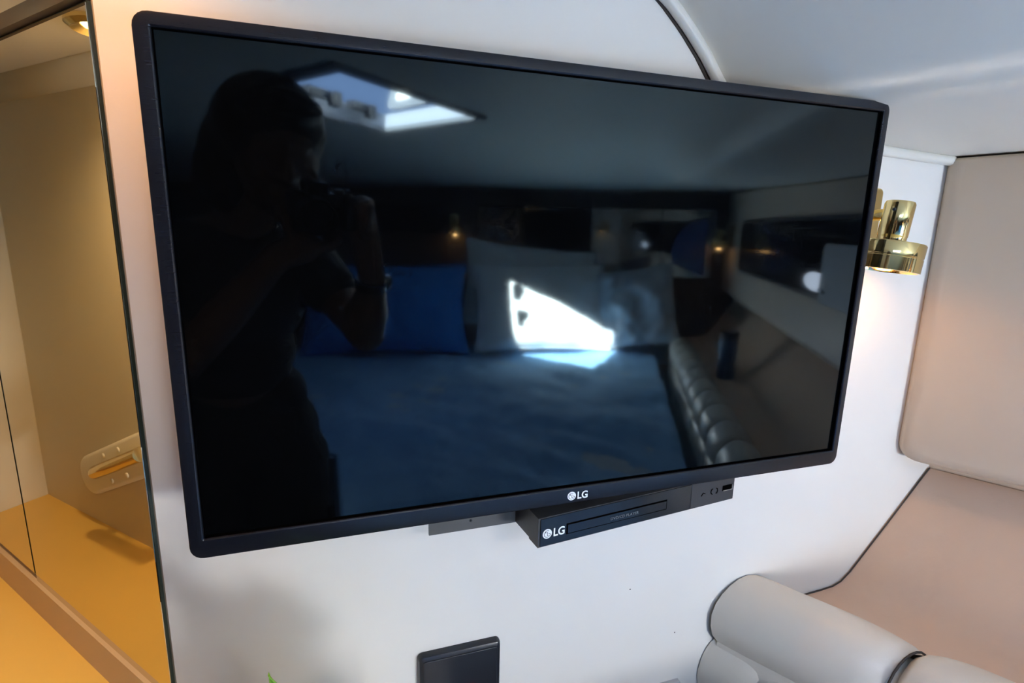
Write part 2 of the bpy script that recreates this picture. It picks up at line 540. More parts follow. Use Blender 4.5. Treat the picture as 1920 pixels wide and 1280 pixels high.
# bolster: a rolled vinyl cushion with pleated pads along the berth edge
BOL = thing('berth_bolster', hull_sec(.29, -.78, .9), 'long pleated grey-cream vinyl bolster along the edge of the bed', 'bolster')
mb = MB()
core = [(.215, -.545), (.222, -.515), (.24, -.497), (.272, -.488), (.30, -.497), (.32, -.515), (.328, -.56), (.33, -.60), (.34, -.66), (.345, -.80), (.22, -.80)]
mb.loops([[hull_sec(d, y, .012 + s * 2.25 / NS) for d, y in core] for s in range(NS + 1)])
mb.build('core', 'bolster', BOL, True, 70)
def pad(s0, s1, dc, yc, rx, ry, slant, a0, a1, seed):
    mb = MB()
    ln = s1 - s0
    def fn(uu, vv):
        a = math.radians(a0 + (a1 - a0) * vv)
        t = uu * 2 - 1
        e = max(0.0, 1 - abs(t) ** 2.6) ** 0.5
        if s0 == 0 and t < 0: e = 1.0
        k = (.80 + .20 * e) if s0 == 0 else (.72 + .28 * e)
        k *= 1 + .022 * math.sin(vv * 26 + seed) * (1 - e) + .010 * math.sin(vv * 17 + uu * 5 + seed) * abs(t) ** 3
        edge = min(vv, 1 - vv) * 2
        k *= .86 + .14 * min(1, edge * 2.2) ** .5
        k *= 1 + .012 * noise.noise(Vector((uu * 3 + seed, vv * 5, seed)))
        d = dc - math.cos(a) * rx * k
        y = yc + math.sin(a) * ry * k
        s = s0 + ln * uu + slant * (vv - .4)
        if s < 0.002: s = 0.002
        return hull_sec(d, y, s)
    mb.grid(fn, 14, 16)
    return mb.build('pad', 'bolster', BOL, True)
ups = [0.0, .215] + [.215 + .155 * k for k in range(1, 14)]
for k in range(len(ups) - 1):
    pad(ups[k], ups[k + 1], .272, -.535, .072, .074, .05 if k else .02, -25, 205, k * 1.7)
for k in range(1, len(ups) - 1):
    pts = []
    for i in range(17):
        vv = .04 + .92 * i / 16
        a = math.radians(-25 + 230 * vv)
        rr_ = .84
        pts.append(hull_sec(.272 - math.cos(a) * .072 * rr_, -.535 + math.sin(a) * .074 * rr_, ups[k] + (.05 if k > 1 else .035) * (vv - .4)))
    mb = MB(); mb.tube(pts, .0016, 6); mb.build('pleat_seam', 'seam', BOL, True)
los = [0.0, .085] + [.085 + .155 * k for k in range(1, 15)]
for k in range(len(los) - 2):
    pad(los[k], los[k + 1], .298, -.625, .050, .070, -.03, 40, 215, k * 2.3 + 5)

# ------------------------------------------------------------------ wall behind the pillows
hw0, hw1 = (-1.35, zhead(-1.35)), (2.25, zhead(2.25))
wall_quad('wall_front', hw0, hw1, FLOOR, 0.5, .05, 'brown', +1)
bpy.data.objects['wall_front']['label'] = 'dark brown wall behind the pillows'
FR_HD = frame_dir((-1, 0, .42))              # seen from the bed: x to the viewer's right is -x
HN = FR_HD[2]
if HN.z > 0: 
    FR_HD = (FR_HD[0], FR_HD[1], -FR_HD[2]); HN = FR_HD[2]
def hp(x, y, o=0.0): return Vector((x, y, zhead(x))) + HN * o
HM = thing('headboard_mirror', hp(1.15, -.17, .005), 'long low mirror set into the wall behind the pillows', 'mirror')
for x0, x1 in ((.60, 1.555), (1.562, 1.83)):
    mb = MB()
    y0, y1 = -.20, .172
    c = [hp(x0, y0, .004), hp(x1, y0, .004), hp(x1, y1, .004), hp(x0, y1, .004)]
    c2 = [p + HN * .006 for p in c]
    mb.loops([c, c2]); mb.build('pane', 'mirror_head', HM)
for y in (-.198, .188):
    mb = MB(); mb.box(hp(1.215, y - .01, .006), 1.33, .012, .016, FR_HD); mb.build('rail', 'wood', HM)
mb = MB(); mb.box(hp(1.5585, -.014, .006), .007, .36, .014, FR_HD); mb.build('divider', 'wood', HM)
# rounded blue shape, a reflection painted in at the end of the mirror
mb = MB()
arc = [hp(1.79, -.19, .012)] + [hp(1.79 - .17 * math.cos(math.radians(a)), -.06 + .19 * math.sin(math.radians(a)), .012) for a in range(-20, 91, 10)]
arc2 = [p + HN * .006 for p in arc]
mb.loops([arc, arc2])
tag(mb.build('arched_reflection', 'bluearch'), 'blue curved shape painted in as a reflection at the end of the mirror behind the pillows', 'panel')
# dark rounded window left of the mirror
W2 = thing('cabin_window', hp(.22, .02, .002), 'small dark rounded window left of the mirror behind the pillows', 'window')
mb = MB(); slab(mb, hp(.22, .095), FR_HD, .42, .14, .06, .001, .008, .003); mb.build('glass', 'hullwin', W2, True, 40)
mb = MB()
mb.ring([place(rrect(0, 0, .45, .17, .07), hp(.22, .095), FR_HD, .001), place(rrect(0, 0, .45, .17, .07), hp(.22, .095), FR_HD, .012), place(rrect(0, 0, .42, .14, .06), hp(.22, .095), FR_HD, .012), place(rrect(0, 0, .42, .14, .06), hp(.22, .095), FR_HD, .0085)])
mb.build('window_frame', 'dark', W2, True, 40)

# ------------------------------------------------------------------ port side, closing the cabin
PT = [(-0.743, -0.21), (-1.30, -0.05), (-1.30, 3.5)]
wall_quad('wall_left', PT[1], PT[2], FLOOR, .5, .05, 'brown', +1)
bpy.data.objects['wall_left']['label'] = 'dark brown cabin side behind the photographer'
wall_quad('wall_nook_return', PT[0], PT[1], FLOOR, .5, .03, 'nook', -1)
bpy.data.objects['wall_nook_return']['label'] = 'plain return wall beside the vanity nook'

# ------------------------------------------------------------------ vanity nook left of the bulkhead
MP = Vector((-0.426, 0, -0.12))
MD = Vector((-0.631, 0, -0.776))             # along the mirror, away from the bulkhead
MN = Vector((-0.776, 0, 0.631))              # out of the mirror
FR_M = (MD, Vector((0, 1, 0)), MN)
e_m = MP + MD * .80
wall_quad('wall_mirror', (MP.x, MP.z), (e_m.x, e_m.z), FLOOR, .5, .03, 'nook', +1)
wm = bpy.data.objects['wall_mirror']
wm['label'] = 'angled laminate wall that carries the bronze mirrors'
def mpt(s, y, o=0.0): return MP + MD * s + Vector((0, y, 0)) + MN * o
for s0, s1, yb, lab in ((.0015, .389, -.465, 'tall bronze mirror panel next to the bulkhead edge'), (.393, .79, -.452, 'bronze mirror panel at the far left edge of the picture')):
    T = thing('mirror_panel', mpt((s0 + s1) / 2, yb, .003), lab, 'mirror')
    mb = MB(); mb.box(mpt((s0 + s1) / 2, (yb + .255) / 2, .0025), s1 - s0, .255 - yb, .003, FR_M); mb.build('backing', 'mirroredge', T)
    mb = MB(); mb.box(mpt((s0 + s1) / 2, (yb + .255) / 2, .0046), s1 - s0 - .002, .255 - yb - .003, .001, FR_M); mb.build('glass', 'mirror', T)
mb = MB(); mb.box(mpt(.398, .263, .006), .79, .014, .012, FR_M)
tag(struct(mb.build('trim_2', 'wood')), 'thin dark trim above the bronze mirrors')
mb = MB(); mb.box(mpt(.398, -.488, .005), .79, .054, .010, FR_M)
tag(struct(mb.build('trim_3', 'counterback')), 'tan upstand below the bronze mirrors')
# counter
WA1, WA2 = Vector((-.743, 0, -.21)), Vector((-1.068, 0, -.662))
mb = MB()
prism(mb, [(-.428, -.105), (MP.x + MN.x * .01, MP.z + MN.z * .01), (e_m.x + MN.x * .01, e_m.z + MN.z * .01), (WA2.x, WA2.z), (WA1.x, WA1.z), (-.76, -.02), (-.45, .0)], -.54, -.515)
tag(mb.build('vanity_counter', 'counter'), 'glossy yellow-orange counter below the bronze mirrors', 'counter')
mb = MB()
prism(mb, [(-.45, -.13), (-.74, -.17), (-.74, -.05), (-.47, -.03)], FLOOR, -.54)
tag(mb.build('vanity_cabinet', 'nook'), 'pale cabinet carrying the yellow counter', 'cabinet')
# wall with the grab handle, opposite the mirror
wall_quad('wall_nook', (WA1.x, WA1.z), (WA2.x, WA2.z), FLOOR, .5, .03, 'nook', -1)
bpy.data.objects['wall_nook']['label'] = 'beige wall of the nook seen in the mirror'
wall_quad('wall_nook_end', (WA2.x, WA2.z), (e_m.x, e_m.z), FLOOR, .5, .03, 'nook', -1)
bpy.data.objects['wall_nook_end']['label'] = 'narrow end wall of the nook'
WD = (WA2 - WA1).normalized()
WN = Vector((.813, 0, -.583))
ax = (WD * -math.cos(math.radians(24)) + Vector((0, 1, 0)) * math.sin(math.radians(24)))
FR_W = frame_dir(ax)
if FR_W[2].dot(WN) < 0: FR_W = (FR_W[0], FR_W[1], -FR_W[2])
A1 = Vector((-.86, 0, -.372))
hcn = A1 + WD * -.005 + Vector((0, -.350, 0))
hcn += WN * (-(hcn - WA1).dot(WN))
HT = thing('grab_handle', hcn, 'brass grab handle on an oval cream plate seen in the mirror', 'handle')
mb = MB(); slab(mb, hcn, FR_W, .36, .078, .0385, .001, .014, .008, k=8); bp_ = mb.build('plate', 'piping', HT, True, 50)
for sx in (-.06, .0):
    for sy in (-.024, .024):
        mb = MB(); mb.lathe(hcn + FR_W[0] * sx + FR_W[1] * sy, FR_W[2], [(.005, .013), (.005, .0155), (.003, .016)], 12); mb.build('screw', 'piping', bp_, True)
mb = MB()
rp = [hcn + FR_W[0] * q + FR_W[2] * .036 for q in (-.055, .0, .055, .12)]
mb.tube([rp[0], rp[0] + FR_W[0] * .004] + rp[1:], [.0115, .0125, .0125, .0125, .0125], 16)
mb.build('bar', 'brass', HT, True, 50)
for q in (-.03, .10):
    mb = MB(); mb.tube([hcn + FR_W[0] * q + FR_W[2] * .012, hcn + FR_W[0] * q + FR_W[2] * .03], .009, 12); mb.build('post', 'brass', HT, True, 50)
# nook soffit with a recessed downlight
mb = MB()
prism(mb, [(-.43, -.11), (-.75, -.11), (-1.30, -.05), (-1.42, -.9), (-.8, -.9), (-.43, -.15)], .302, .48)
tag(struct(mb.build('ceiling_nook', 'liner')), 'lower beige soffit over the vanity')
mb = MB()
cn = []
for p in (WA1, WA2): 
    cn.append(p)
mb.tube([WA1 + Vector((0, .300, 0)) + WN * -.008, WA2 + Vector((0, .300, 0)) + WN * -.008], .035, 12)
tag(struct(mb.build('trim_4', 'nook', smooth=True)), 'rounded cornice where nook wall meets soffit')

def downlight(c, label, power, spot, blend, cat='ceiling light', aim=(0, -1, 0), color=(1.0, .66, .32)):
    T = thing('downlight', c, label, cat)
    c = Vector(c)
    mb = MB()
    mb.lathe(c, (0, 1, 0), [(.046, -.002), (.046, -.006), (.040, -.011), (.030, -.006), (.029, -.001)], 28, False, False)
    mb.build('ring', 'brass', T, True, 50)
    mb = MB(); mb.lathe(c, (0, 1, 0), [(.029, -.0015), (.024, -.006), (.010, -.008)], 24)
    mb.build('lens', 'spotbulb', T, True)
    l = bpy.data.lights.new('downlight_lamp', 'SPOT')
    l.energy = power; l.color = color; l.spot_size = math.radians(spot); l.spot_blend = blend; l.shadow_soft_size = .02
    lo = bpy.data.objects.new('downlight_lamp', l); col.objects.link(lo)
    lo.parent = T
    lo.location = VD((0, -.02, 0))
    lo.rotation_euler = VD(Vector(aim).normalized()).to_track_quat('-Z', 'Y').to_euler()
downlight((-.655, .302, -.215), 'round recessed downlight in the soffit over the vanity', 10.0, 150, .8, color=(1.0, .72, .40))
downlight((-.425, .400, .025), 'round recessed downlight in the headliner close to the bulkhead', 4.6, 140, 1.0, aim=(.0, -1, .0), color=(1.0, .46, .16))

# ------------------------------------------------------------------ hatch in the headliner
HT2 = thing('roof_hatch', (hc[0], HY, hc[1]), 'deck hatch in the headliner with dark latches and its white slatted lid standing open', 'hatch')
def hq(sc_, y): return [Vector((hc[0] + (p[0] - hc[0]) * sc_, y, hc[1] + (p[1] - hc[1]) * sc_)) for p in HATCH]
mb = MB(); mb.ring([hq(1.0, HY - .012), hq(1.10, HY - .012), hq(1.12, HY - .002), hq(1.0, HY - .0015)]); mb.build('trim_frame', 'alu', HT2)
for k in range(4):
    a, b_ = Vector((HATCH[k][0], 0, HATCH[k][1])), Vector((HATCH[(k + 1) % 4][0], 0, HATCH[(k + 1) % 4][1]))
    c_ = Vector((hc[0], 0, hc[1]))
    o1, o2 = (a - c_) * .06, (b_ - c_) * .06
    lo4 = [a, b_, b_ + o2, a + o1]
    hi4 = [a + o1 * 1.2, b_ + o2 * 1.2, b_ + o2 * 2.2, a + o1 * 2.2]
    mb = MB(); mb.loops([[Vector((p.x, HY, p.z)) for p in lo4], [Vector((p.x, HY + .05, p.z)) for p in hi4]])
    mb.build('coaming', 'hatchwall', HT2)
# the lid stands open on its hinge edge; sunlit white slats behind its frame
ha, hb = Vector((HATCH[1][0], HY + .055, HATCH[1][1])), Vector((HATCH[2][0], HY + .055, HATCH[2][1]))
hcv = Vector((hc[0], HY + .055, hc[1]))
hin = (hcv - (ha + hb) / 2); hin.y = 0
hdir = (hb - ha).normalized(); hin = (hin - hdir * hin.dot(hdir)).normalized()
FR_L = (hdir, (Vector((0, 1, 0)) - hin * .35).normalized(), None)
FR_L = (FR_L[0], FR_L[1], hin)
lb = (ha + hb) / 2 - hin * .02
lw = (hb - ha).length
mb = MB()
mb.ring([place(rrect(0, .26, lw + .02, .50, .03), lb, FR_L, -.015), place(rrect(0, .26, lw + .02, .50, .03), lb, FR_L, .010), place(rrect(0, .26, lw - .04, .44, .02), lb, FR_L, .010), place(rrect(0, .26, lw - .04, .44, .02), lb, FR_L, -.015)])
lid = mb.build('lid_frame', 'alu', HT2)
for k in range(9):
    mb = MB(); mb.box(lb + FR_L[1] * (.06 + k * .05), lw - .042, .043, .006, FR_L); mb.build('lid_slat', 'slat', lid)
hx = (Vector((HATCH[2][0], 0, HATCH[2][1])) - Vector((HATCH[3][0], 0, HATCH[3][1])))
for t in (.40, .78):
    p = Vector((HATCH[3][0], 0, HATCH[3][1])) + hx * t
    inn = (Vector((hc[0], 0, hc[1])) - p).normalized()
    fr = frame_dir(hx)
    mb = MB(); mb.box(p + inn * .030 + Vector((0, HY + .040, 0)), .11, .022, .030, fr)
    mb.box(p + inn * .05 + hx.normalized() * .045 + Vector((0, HY + .030, 0)), .03, .04, .03, fr)
    mb.build('latch', 'dark', HT2)

# ------------------------------------------------------------------ television
TV = thing('television', (0, -.219, -.05), 'large black flat television on the bulkhead with a reflective dark screen', 'television')
F0 = WORLD
W_, H_ = .739, .438
ix0, ix1, iy0, iy1 = -.3575, .3605, -.2005, .2085
icx, icy, iw, ih = (ix0 + ix1) / 2, (iy0 + iy1) / 2, ix1 - ix0, iy1 - iy0
mb = MB()
mb.ring([place(rrect(0, 0, W_, H_, .011), (0, 0, 0), F0, -.016), place(rrect(0, 0, W_, H_, .011), (0, 0, 0), F0, -.0015),
         place(rrect(0, 0, W_ - .001, H_ - .001, .0105), (0, 0, 0), F0, -.0004), place(rrect(0, 0, W_ - .003, H_ - .003, .0095), (0, 0, 0), F0, 0),
         place(rrect(icx, icy, iw + .0030, ih + .0030, .0016), (0, 0, 0), F0, 0), place(rrect(icx, icy, iw + .0010, ih + .0010, .0010), (0, 0, 0), F0, -.0007), place(rrect(icx, icy, iw, ih, .0006), (0, 0, 0), F0, -.0018),
         place(rrect(icx, icy, iw, ih, .0006), (0, 0, 0), F0, -.016)])
bez = mb.build('bezel', 'bezel', TV, True, 25)
mb = MB()
mb.ring([place(rrect(icx, icy, iw - .0001, ih - .0001, .0006), (0, 0, 0), F0, -.0019), place(rrect(icx, icy, iw - .0006, ih - .0006, .0006), (0, 0, 0), F0, -.0019),
         place(rrect(icx, icy, iw - .0006, ih - .0006, .0006), (0, 0, 0), F0, -.0075), place(rrect(icx, icy, iw - .0001, ih - .0001, .0006), (0, 0, 0), F0, -.0075)])
mb.build('screen_border', 'gap', TV)
mb = MB(); mb.box((icx, icy, -.0065), iw - .0003, ih - .0003, .004); mb.build('screen', 'screen', TV)
mb = MB(); slab(mb, (0, 0, 0), (Vector((-1, 0, 0)), Vector((0, 1, 0)), Vector((0, 0, -1))), W_ - .006, H_ - .006, .010, .0162, .048, .016)
mb.build('back_cover', 'tvback', TV, True, 50)
mb = MB(); slab(mb, (0, .0, 0), (Vector((-1, 0, 0)), Vector((0, 1, 0)), Vector((0, 0, -1))), .40, .26, .02, .048, .072, .010)
mb.build('back_bulge', 'tvback', TV, True, 50)
mb = MB(); mb.box((0, 0, -.0945), .20, .20, .004); mb.box((0, 0, -.1165), .22, .22, .005)
mb.box((-.06, 0, -.106), .03, .18, .02); mb.box((.06, 0, -.106), .03, .18, .02); mb.box((0, 0, -.083), .10, .10, .022)
mb.build('mount_arm', 'bracket', TV)
mb = MB(); mb.box((-.272, -.2195, -.012), .040, .004, .012); mb.build('foot_slot_cover', 'tvback', TV)

def brand(mb_w, mb_d, o, fr, s):
    """round emblem and two letters; s = emblem diameter"""
    o = Vector(o); R_ = s / 2
    mb_w.loops([[o + fr[0] * R_ * math.cos(2 * PI * i / 32) + fr[1] * R_ * math.sin(2 * PI * i / 32) + fr[2] * z for i in range(32)] for z in (.0, .0004)])
    def stroke(pts, wd):
        for p, q_ in zip(pts, pts[1:]):
            p, q_ = Vector(p), Vector(q_)
            d = (q_ - p).normalized(); n = Vector((-d.y, d.x)) * wd / 2
            mb_d.add([o + fr[0] * c.x + fr[1] * c.y + fr[2] * .0006 for c in (p - n, q_ - n, q_ + n, p + n)], [(0, 1, 2, 3)])
    st = s * .05
    stroke([(R_ * .70 * math.cos(math.radians(a)), R_ * .70 * math.sin(math.radians(a))) for a in range(62, 361, 12)] + [(R_ * .25, 0)], st)
    stroke([(0, R_ * .42), (0, -R_ * .36), (R_ * .28, -R_ * .36)], st)
    mb_d.add([o + fr[0] * (-R_ * .36 + R_ * .12 * math.cos(2 * PI * i / 12)) + fr[1] * (R_ * .34 + R_ * .12 * math.sin(2 * PI * i / 12)) + fr[2] * .0006 for i in range(12)], [tuple(range(12))])
    text(mb_w, 'LG', s * 1.18, o + fr[0] * (R_ * 1.28) - fr[1] * (s * .40), fr, .0004, bold=s * .028, sx=.92)

mw, md = MB(), MB()
brand(mw, md, (-.0055, -.2102, .0002), F0, .0098)
lg = mw.build('logo', 'white', bez); md.build('logo_lines', 'bezel', bez)

# ------------------------------------------------------------------ disc player and its bracket
DX = Vector((.9935, 0, -.115)).normalized()
FR_D = (DX, Vector((0, 1, 0)), DX.cross(Vector((0, 1, 0))))
do = Vector((-.0425, -.2665, .0005))
DV = thing('disc_player', do + DX * .14, 'slim black disc player fixed at an angle under the television', 'disc player')
DW, DH = .285, .0345
def dbox(name, material, x0, x1, y0, y1, z0, z1, parent, bev=0.0):
    mb = MB()
    if bev: slab(mb, do, FR_D, x1 - x0, y1 - y0, .0025, z0, z1, bev, cx=(x0 + x1) / 2, cy=(y0 + y1) / 2)
    else: mb.box(do + DX * (x0 + x1) / 2 + Vector((0, (y0 + y1) / 2, 0)) + FR_D[2] * (z0 + z1) / 2, x1 - x0, y1 - y0, z1 - z0, FR_D)
    return mb.build(name, material, parent, bool(bev), 40)
dbox('body', 'dvdmatt', .001, DW - .001, .0005, DH - .0005, -.079, -.0222, DV)
fp = dbox('front_panel', 'dvdmatt', 0, DW, 0, DH, -.022, -.0012, DV)
dbox('fascia', 'dvd', .0025, .212, .0015, DH - .001, -.0012, .0, DV)
dbox('button_fascia', 'dvdmatt', .2128, DW - .001, .0015, DH - .001, -.0012, -.0001, DV)
tr = dbox('disc_tray', 'dvd', .036, .173, .0105, .0205, .0, .0011, DV)
mb = MB()
gl = [(.0352, .0097), (.1738, .0097), (.1738, .0213), (.0352, .0213)]
gi = [(.0364, .0109), (.1726, .0109), (.1726, .0201), (.0364, .0201)]
gl = [(.0346, .0091), (.1744, .0091), (.1744, .0219), (.0346, .0219)]
mb.ring([place(gl, do, FR_D, .0002), place(gl, do, FR_D, .0003), place(gi, do, FR_D, .0003), place(gi, do, FR_D, .0002)])
mb.build('tray_gap', 'gap', DV)
mw, md = MB(), MB()
brand(mw, md, do + DX * .0105 + Vector((0, .0155, 0)) + FR_D[2] * .0002, FR_D, .0112)
mw.build('logo', 'white', DV); md.build('logo_lines', 'dvd', DV)
mb = MB(); text(mb, 'DVD/CD PLAYER', .0048, do + DX * .092 + Vector((0, .0135, 0)), FR_D, .0014, bold=.00006, sx=1.1); mb.build('print', 'greyprint', DV)
for i, bx_ in enumerate((.232, .247, .2535)):
    mb = MB()
    if i == 0:
        mb.tube([do + DX * (bx_ - .003) + Vector((0, .0150, 0)) + FR_D[2] * .0002, do + DX * bx_ + Vector((0, .0188, 0)) + FR_D[2] * .0002, do + DX * (bx_ + .003) + Vector((0, .0172, 0)) + FR_D[2] * .0002], .0006, 6)
    else:
        mb.tube([do + DX * (bx_ + .0024 * math.cos(a)) + Vector((0, .0178 + .0036 * math.sin(a), 0)) + FR_D[2] * .0002 for a in [math.radians(q) for q in ((80, 130, 180, 230, 280) if i == 1 else (100, 50, 0, -50, -100))]], .0006, 6)
    mb.build('button', 'gap', DV, True)
mb = MB(); slab(mb, do, FR_D, .0165, .0075, .0012, -.0002, .0004, cx=.2725, cy=.0185); us = mb.build('usb_port', 'gap', DV)
mb = MB(); mb.box(do + DX * .2725 + Vector((0, .0155, 0)) + FR_D[2] * .0009, .0145, .0008, .0006, FR_D); mb.box(do + DX * .2800 + Vector((0, .0185, 0)) + FR_D[2] * .0009, .0008, .0066, .0006, FR_D); mb.build('port_rim', 'steel', us)

BR = thing('bracket_plate', (-.08, -.266, -.06), 'flat dark bracket strip below the television beside the disc player', 'bracket')
mb = MB(); mb.box((-.0935, -.2405, -.0600), .113, .053, .003); pl_ = mb.build('plate', 'bracket', BR)
mb = MB(); mb.lathe((-.102, -.256, -.0585), (0, 0, 1), [(.0016, 0), (.0016, .0006), (.0008, .0009)], 10); mb.build('screw', 'dark', pl_, True)
mb = MB(); mb.box((-.0935, -.2155, -.066), .113, .003, .010); mb.build('flange', 'bracket', BR)

# ------------------------------------------------------------------ brass wall lamps
LAMP_PARTS = None
def wall_lamp(c, fr, label, power, tilt=0.0):
    """c = point on the wall, fr = (right, up, out of the wall)"""
    T = thing('brass_wall_lamp', Vector(c) - fr[1] * .05, label, 'wall lamp', 'brass reading lamps')
    c = Vector(c)
    mb = MB(); slab(mb, c, fr, .052, .104, .008, .0005, .007, .003, cy=-.003); pt = mb.build('wall_plate', 'brass', T, True, 40)
    mb = MB(); mb.lathe(c + fr[1] * -.030 + fr[2] * .007, fr[2], [(.003, 0), (.003, .001), (.0015, .0018)], 10); mb.build('screw', 'steel', pt, True)
    hx_ = fr[0] * -.020
    ctr = c + hx_ + fr[2] * .066
    mb = MB(); mb.tube([c + fr[1] * .008 + fr[2] * .006, c + hx_ * .5 + fr[1] * .010 + fr[2] * .03, ctr + fr[1] * .011], .008, 14); mb.build('arm', 'brass', T, True, 50)
    ax_ = (fr[1] + fr[0] * tilt).normalized()
    hd = MB()
    hd.lathe(ctr, ax_, [(.0155, -.026), (.0172, -.025), (.0172, -.019), (.0178, -.018), (.0178, .024), (.0165, .027), (.010, .0275)], 28)
    h_ = hd.build('lamp_holder', 'brass', T, True, 35)
    mb = MB(); mb.sphere(ctr + ax_ * .017 - fr[0] * .0165 + fr[2] * .006, .0024, nu=10, nv=8); mb.build('set_screw', 'dark', h_, True)
    sc_ = ctr - ax_ * .046
    sh = MB()
    sh.lathe(sc_, ax_, [(.012, .0195), (.0405, .0195), (.0415, .018), (.0415, .0025), (.0409, .0018), (.0409, .0008), (.0415, 0), (.0415, -.0175), (.0395, -.0180), (.0390, -.016), (.0390, .016), (.012, .0165)], 40, False, False)
    sh.build('shade', 'brass', T, True, 35)
    mb = MB(); mb.sphere(sc_ + ax_ * .002, (.016, .012, .016), (fr[0], ax_, fr[2]), 16, 10); mb.build('bulb', 'bulb', T, True)
    l = bpy.data.lights.new('reading_lamp', 'POINT'); l.energy = power; l.color = (1.0, .47, .16); l.shadow_soft_size = .012
    lo = bpy.data.objects.new('reading_lamp', l); col.objects.link(lo); lo.parent = T
    lo.location = VD(sc_ - ax_ * .013) + V((0, 0, 0)) * 0 - (VD(Vector(c) - fr[1] * .05))
    return T
wall_lamp((.497, .088, WZ), WORLD, 'brass reading lamp on the bulkhead at the right of the television', 0.34, .14)
FR_HL = (-FR_HD[0], FR_HD[1], FR_HD[2])
wall_lamp(hp(.47, .075), FR_HD, 'brass reading lamp between the dark window and the mirror behind the pillows', 1.3)
wall_lamp(panel_pt(2.28, .04, 0) + HNRM * .001, FR_H, 'brass reading lamp on the hull side beside the mirror behind the pillows', 1.0)

# ------------------------------------------------------------------ switch plates on the bulkhead
SP = thing('switch_plate', (-.1015, -.58, WZ), 'black switch plate with a red light on the bulkhead below the television', 'switch plate')
mb = MB(); slab(mb, (-.101, -.5275, WZ), F0, .111, .116, .007, .0003, .011, .006, k=6, kb=2); sp_ = mb.build('plate', 'plate', SP, True, 30)
mb = MB(); slab(mb, (-.101, -.5275, WZ), F0, .099, .103, .003, .0109, .0125, .0008); mb.build('inset', 'plate', SP, True, 30)
mb = MB(); slab(mb, (-.088, -.5295, WZ), F0, .013, .009, .003, .012, .0150, .001); mb.build('red_light', 'red', SP, True)
mb = MB(); slab(mb, (-.101, -.560, WZ), F0, .05, .030, .003, .012, .0165, .002); mb.build('rocker', 'plate', SP, True, 30)
SP2 = thing('socket_plate', (.21, -.70, WZ), 'grey socket plate on the bulkhead at the bottom edge of the picture', 'socket plate')
mb = MB(); slab(mb, (.209, -.665, WZ), F0, .09, .088, .004, .0003, .008, .002); mb.build('plate', 'plategrey', SP2, True, 30)
mb = MB(); slab(mb, (.209, -.668, WZ), F0, .05, .05, .004, .0075, .0095, .001); mb.build('socket', 'dark', SP2, True, 30)

# ------------------------------------------------------------------ locker and plant below the television
LK = thing('foot_locker', (-.25, FLOOR, .10), 'low off-white locker below the television carrying the plant', 'locker')
mb = MB(); slab(mb, (-.245, -.60, .065), (Vector((1, 0, 0)), Vector((0, 0, -1)), Vector((0, 1, 0))), .30, .30, .02, -.59, .028, .008); mb.build('carcass', 'wall', LK, True, 40)
mb = MB(); slab(mb, (-.245, -.88, .2152), WORLD, .26, .50, .01, .0, .012, .004); dr = mb.build('door', 'wall', LK, True, 40)
mb = MB(); mb.sphere((-.145, -.80, .234), .009, nu=14, nv=10); mb.build('knob', 'brass', dr, True)
pc = Vector((-.240, -.571, .095))
PTS = thing('potted_plant', pc, 'bushy potted plant with bright green leaves below the television', 'plant')
mb = MB(); mb.lathe(pc, (0, 1, 0), [(.036, .0), (.040, .002), (.050, .085), (.053, .092), (.049, .093), (.046, .080)], 28, True, False); mb.build('pot', 'pot', PTS, True, 50)
mb = MB(); mb.lathe(pc, (0, 1, 0), [(.002, .083), (.046, .081)], 24, True, True); mb.build('soil', 'soil', PTS)
pm = pc + Vector((0, .10, 0))
def leaf(base, tip, wd, up):
    ax_ = tip - base
    sd = ax_.cross(up).normalized()
    nn = sd.cross(ax_).normalized()
    def lf(uu, vv):
        x = (uu - .5) * 2
        hw = wd * max(0, math.sin(PI * min(1, .06 + vv * .94))) ** .75
        return base + ax_ * vv + sd * hw * x + nn * (abs(x) * wd * .3 - .06 * ax_.length * math.sin(PI * vv))
    mb = MB(); mb.grid(lf, 4, 6)
    o = mb.build('leaf', 'leaf', PTS, True)
    sm = o.modifiers.new('thick', 'SOLIDIFY'); sm.thickness = .0008
for i in range(90):
    th = math.acos(1 - 1.35 * (i + .5) / 90); ph = i * 2.39996
    d = Vector((math.sin(th) * math.cos(ph), math.cos(th), math.sin(th) * math.sin(ph)))
    rr_ = random.uniform(.72, 1.0)
    tip = pm + Vector((d.x * .105, .03 + d.y * .135, d.z * .078)) * rr_
    leaf(pm + Vector((d.x * .02, -.02 + d.y * .03, d.z * .02)), tip, random.uniform(.013, .019), Vector((-d.z, .3, d.x)).cross(d) + Vector((.01, 0, 0)))
leaf(pm + Vector((-.02, .03, .0)), Vector((-.301, -.262, .100)), .013, Vector((0, .3, 1)))
leaf(pm + Vector((-.02, .03, .0)), Vector((-.322, -.277, .092)), .010, Vector((0, .3, 1)))

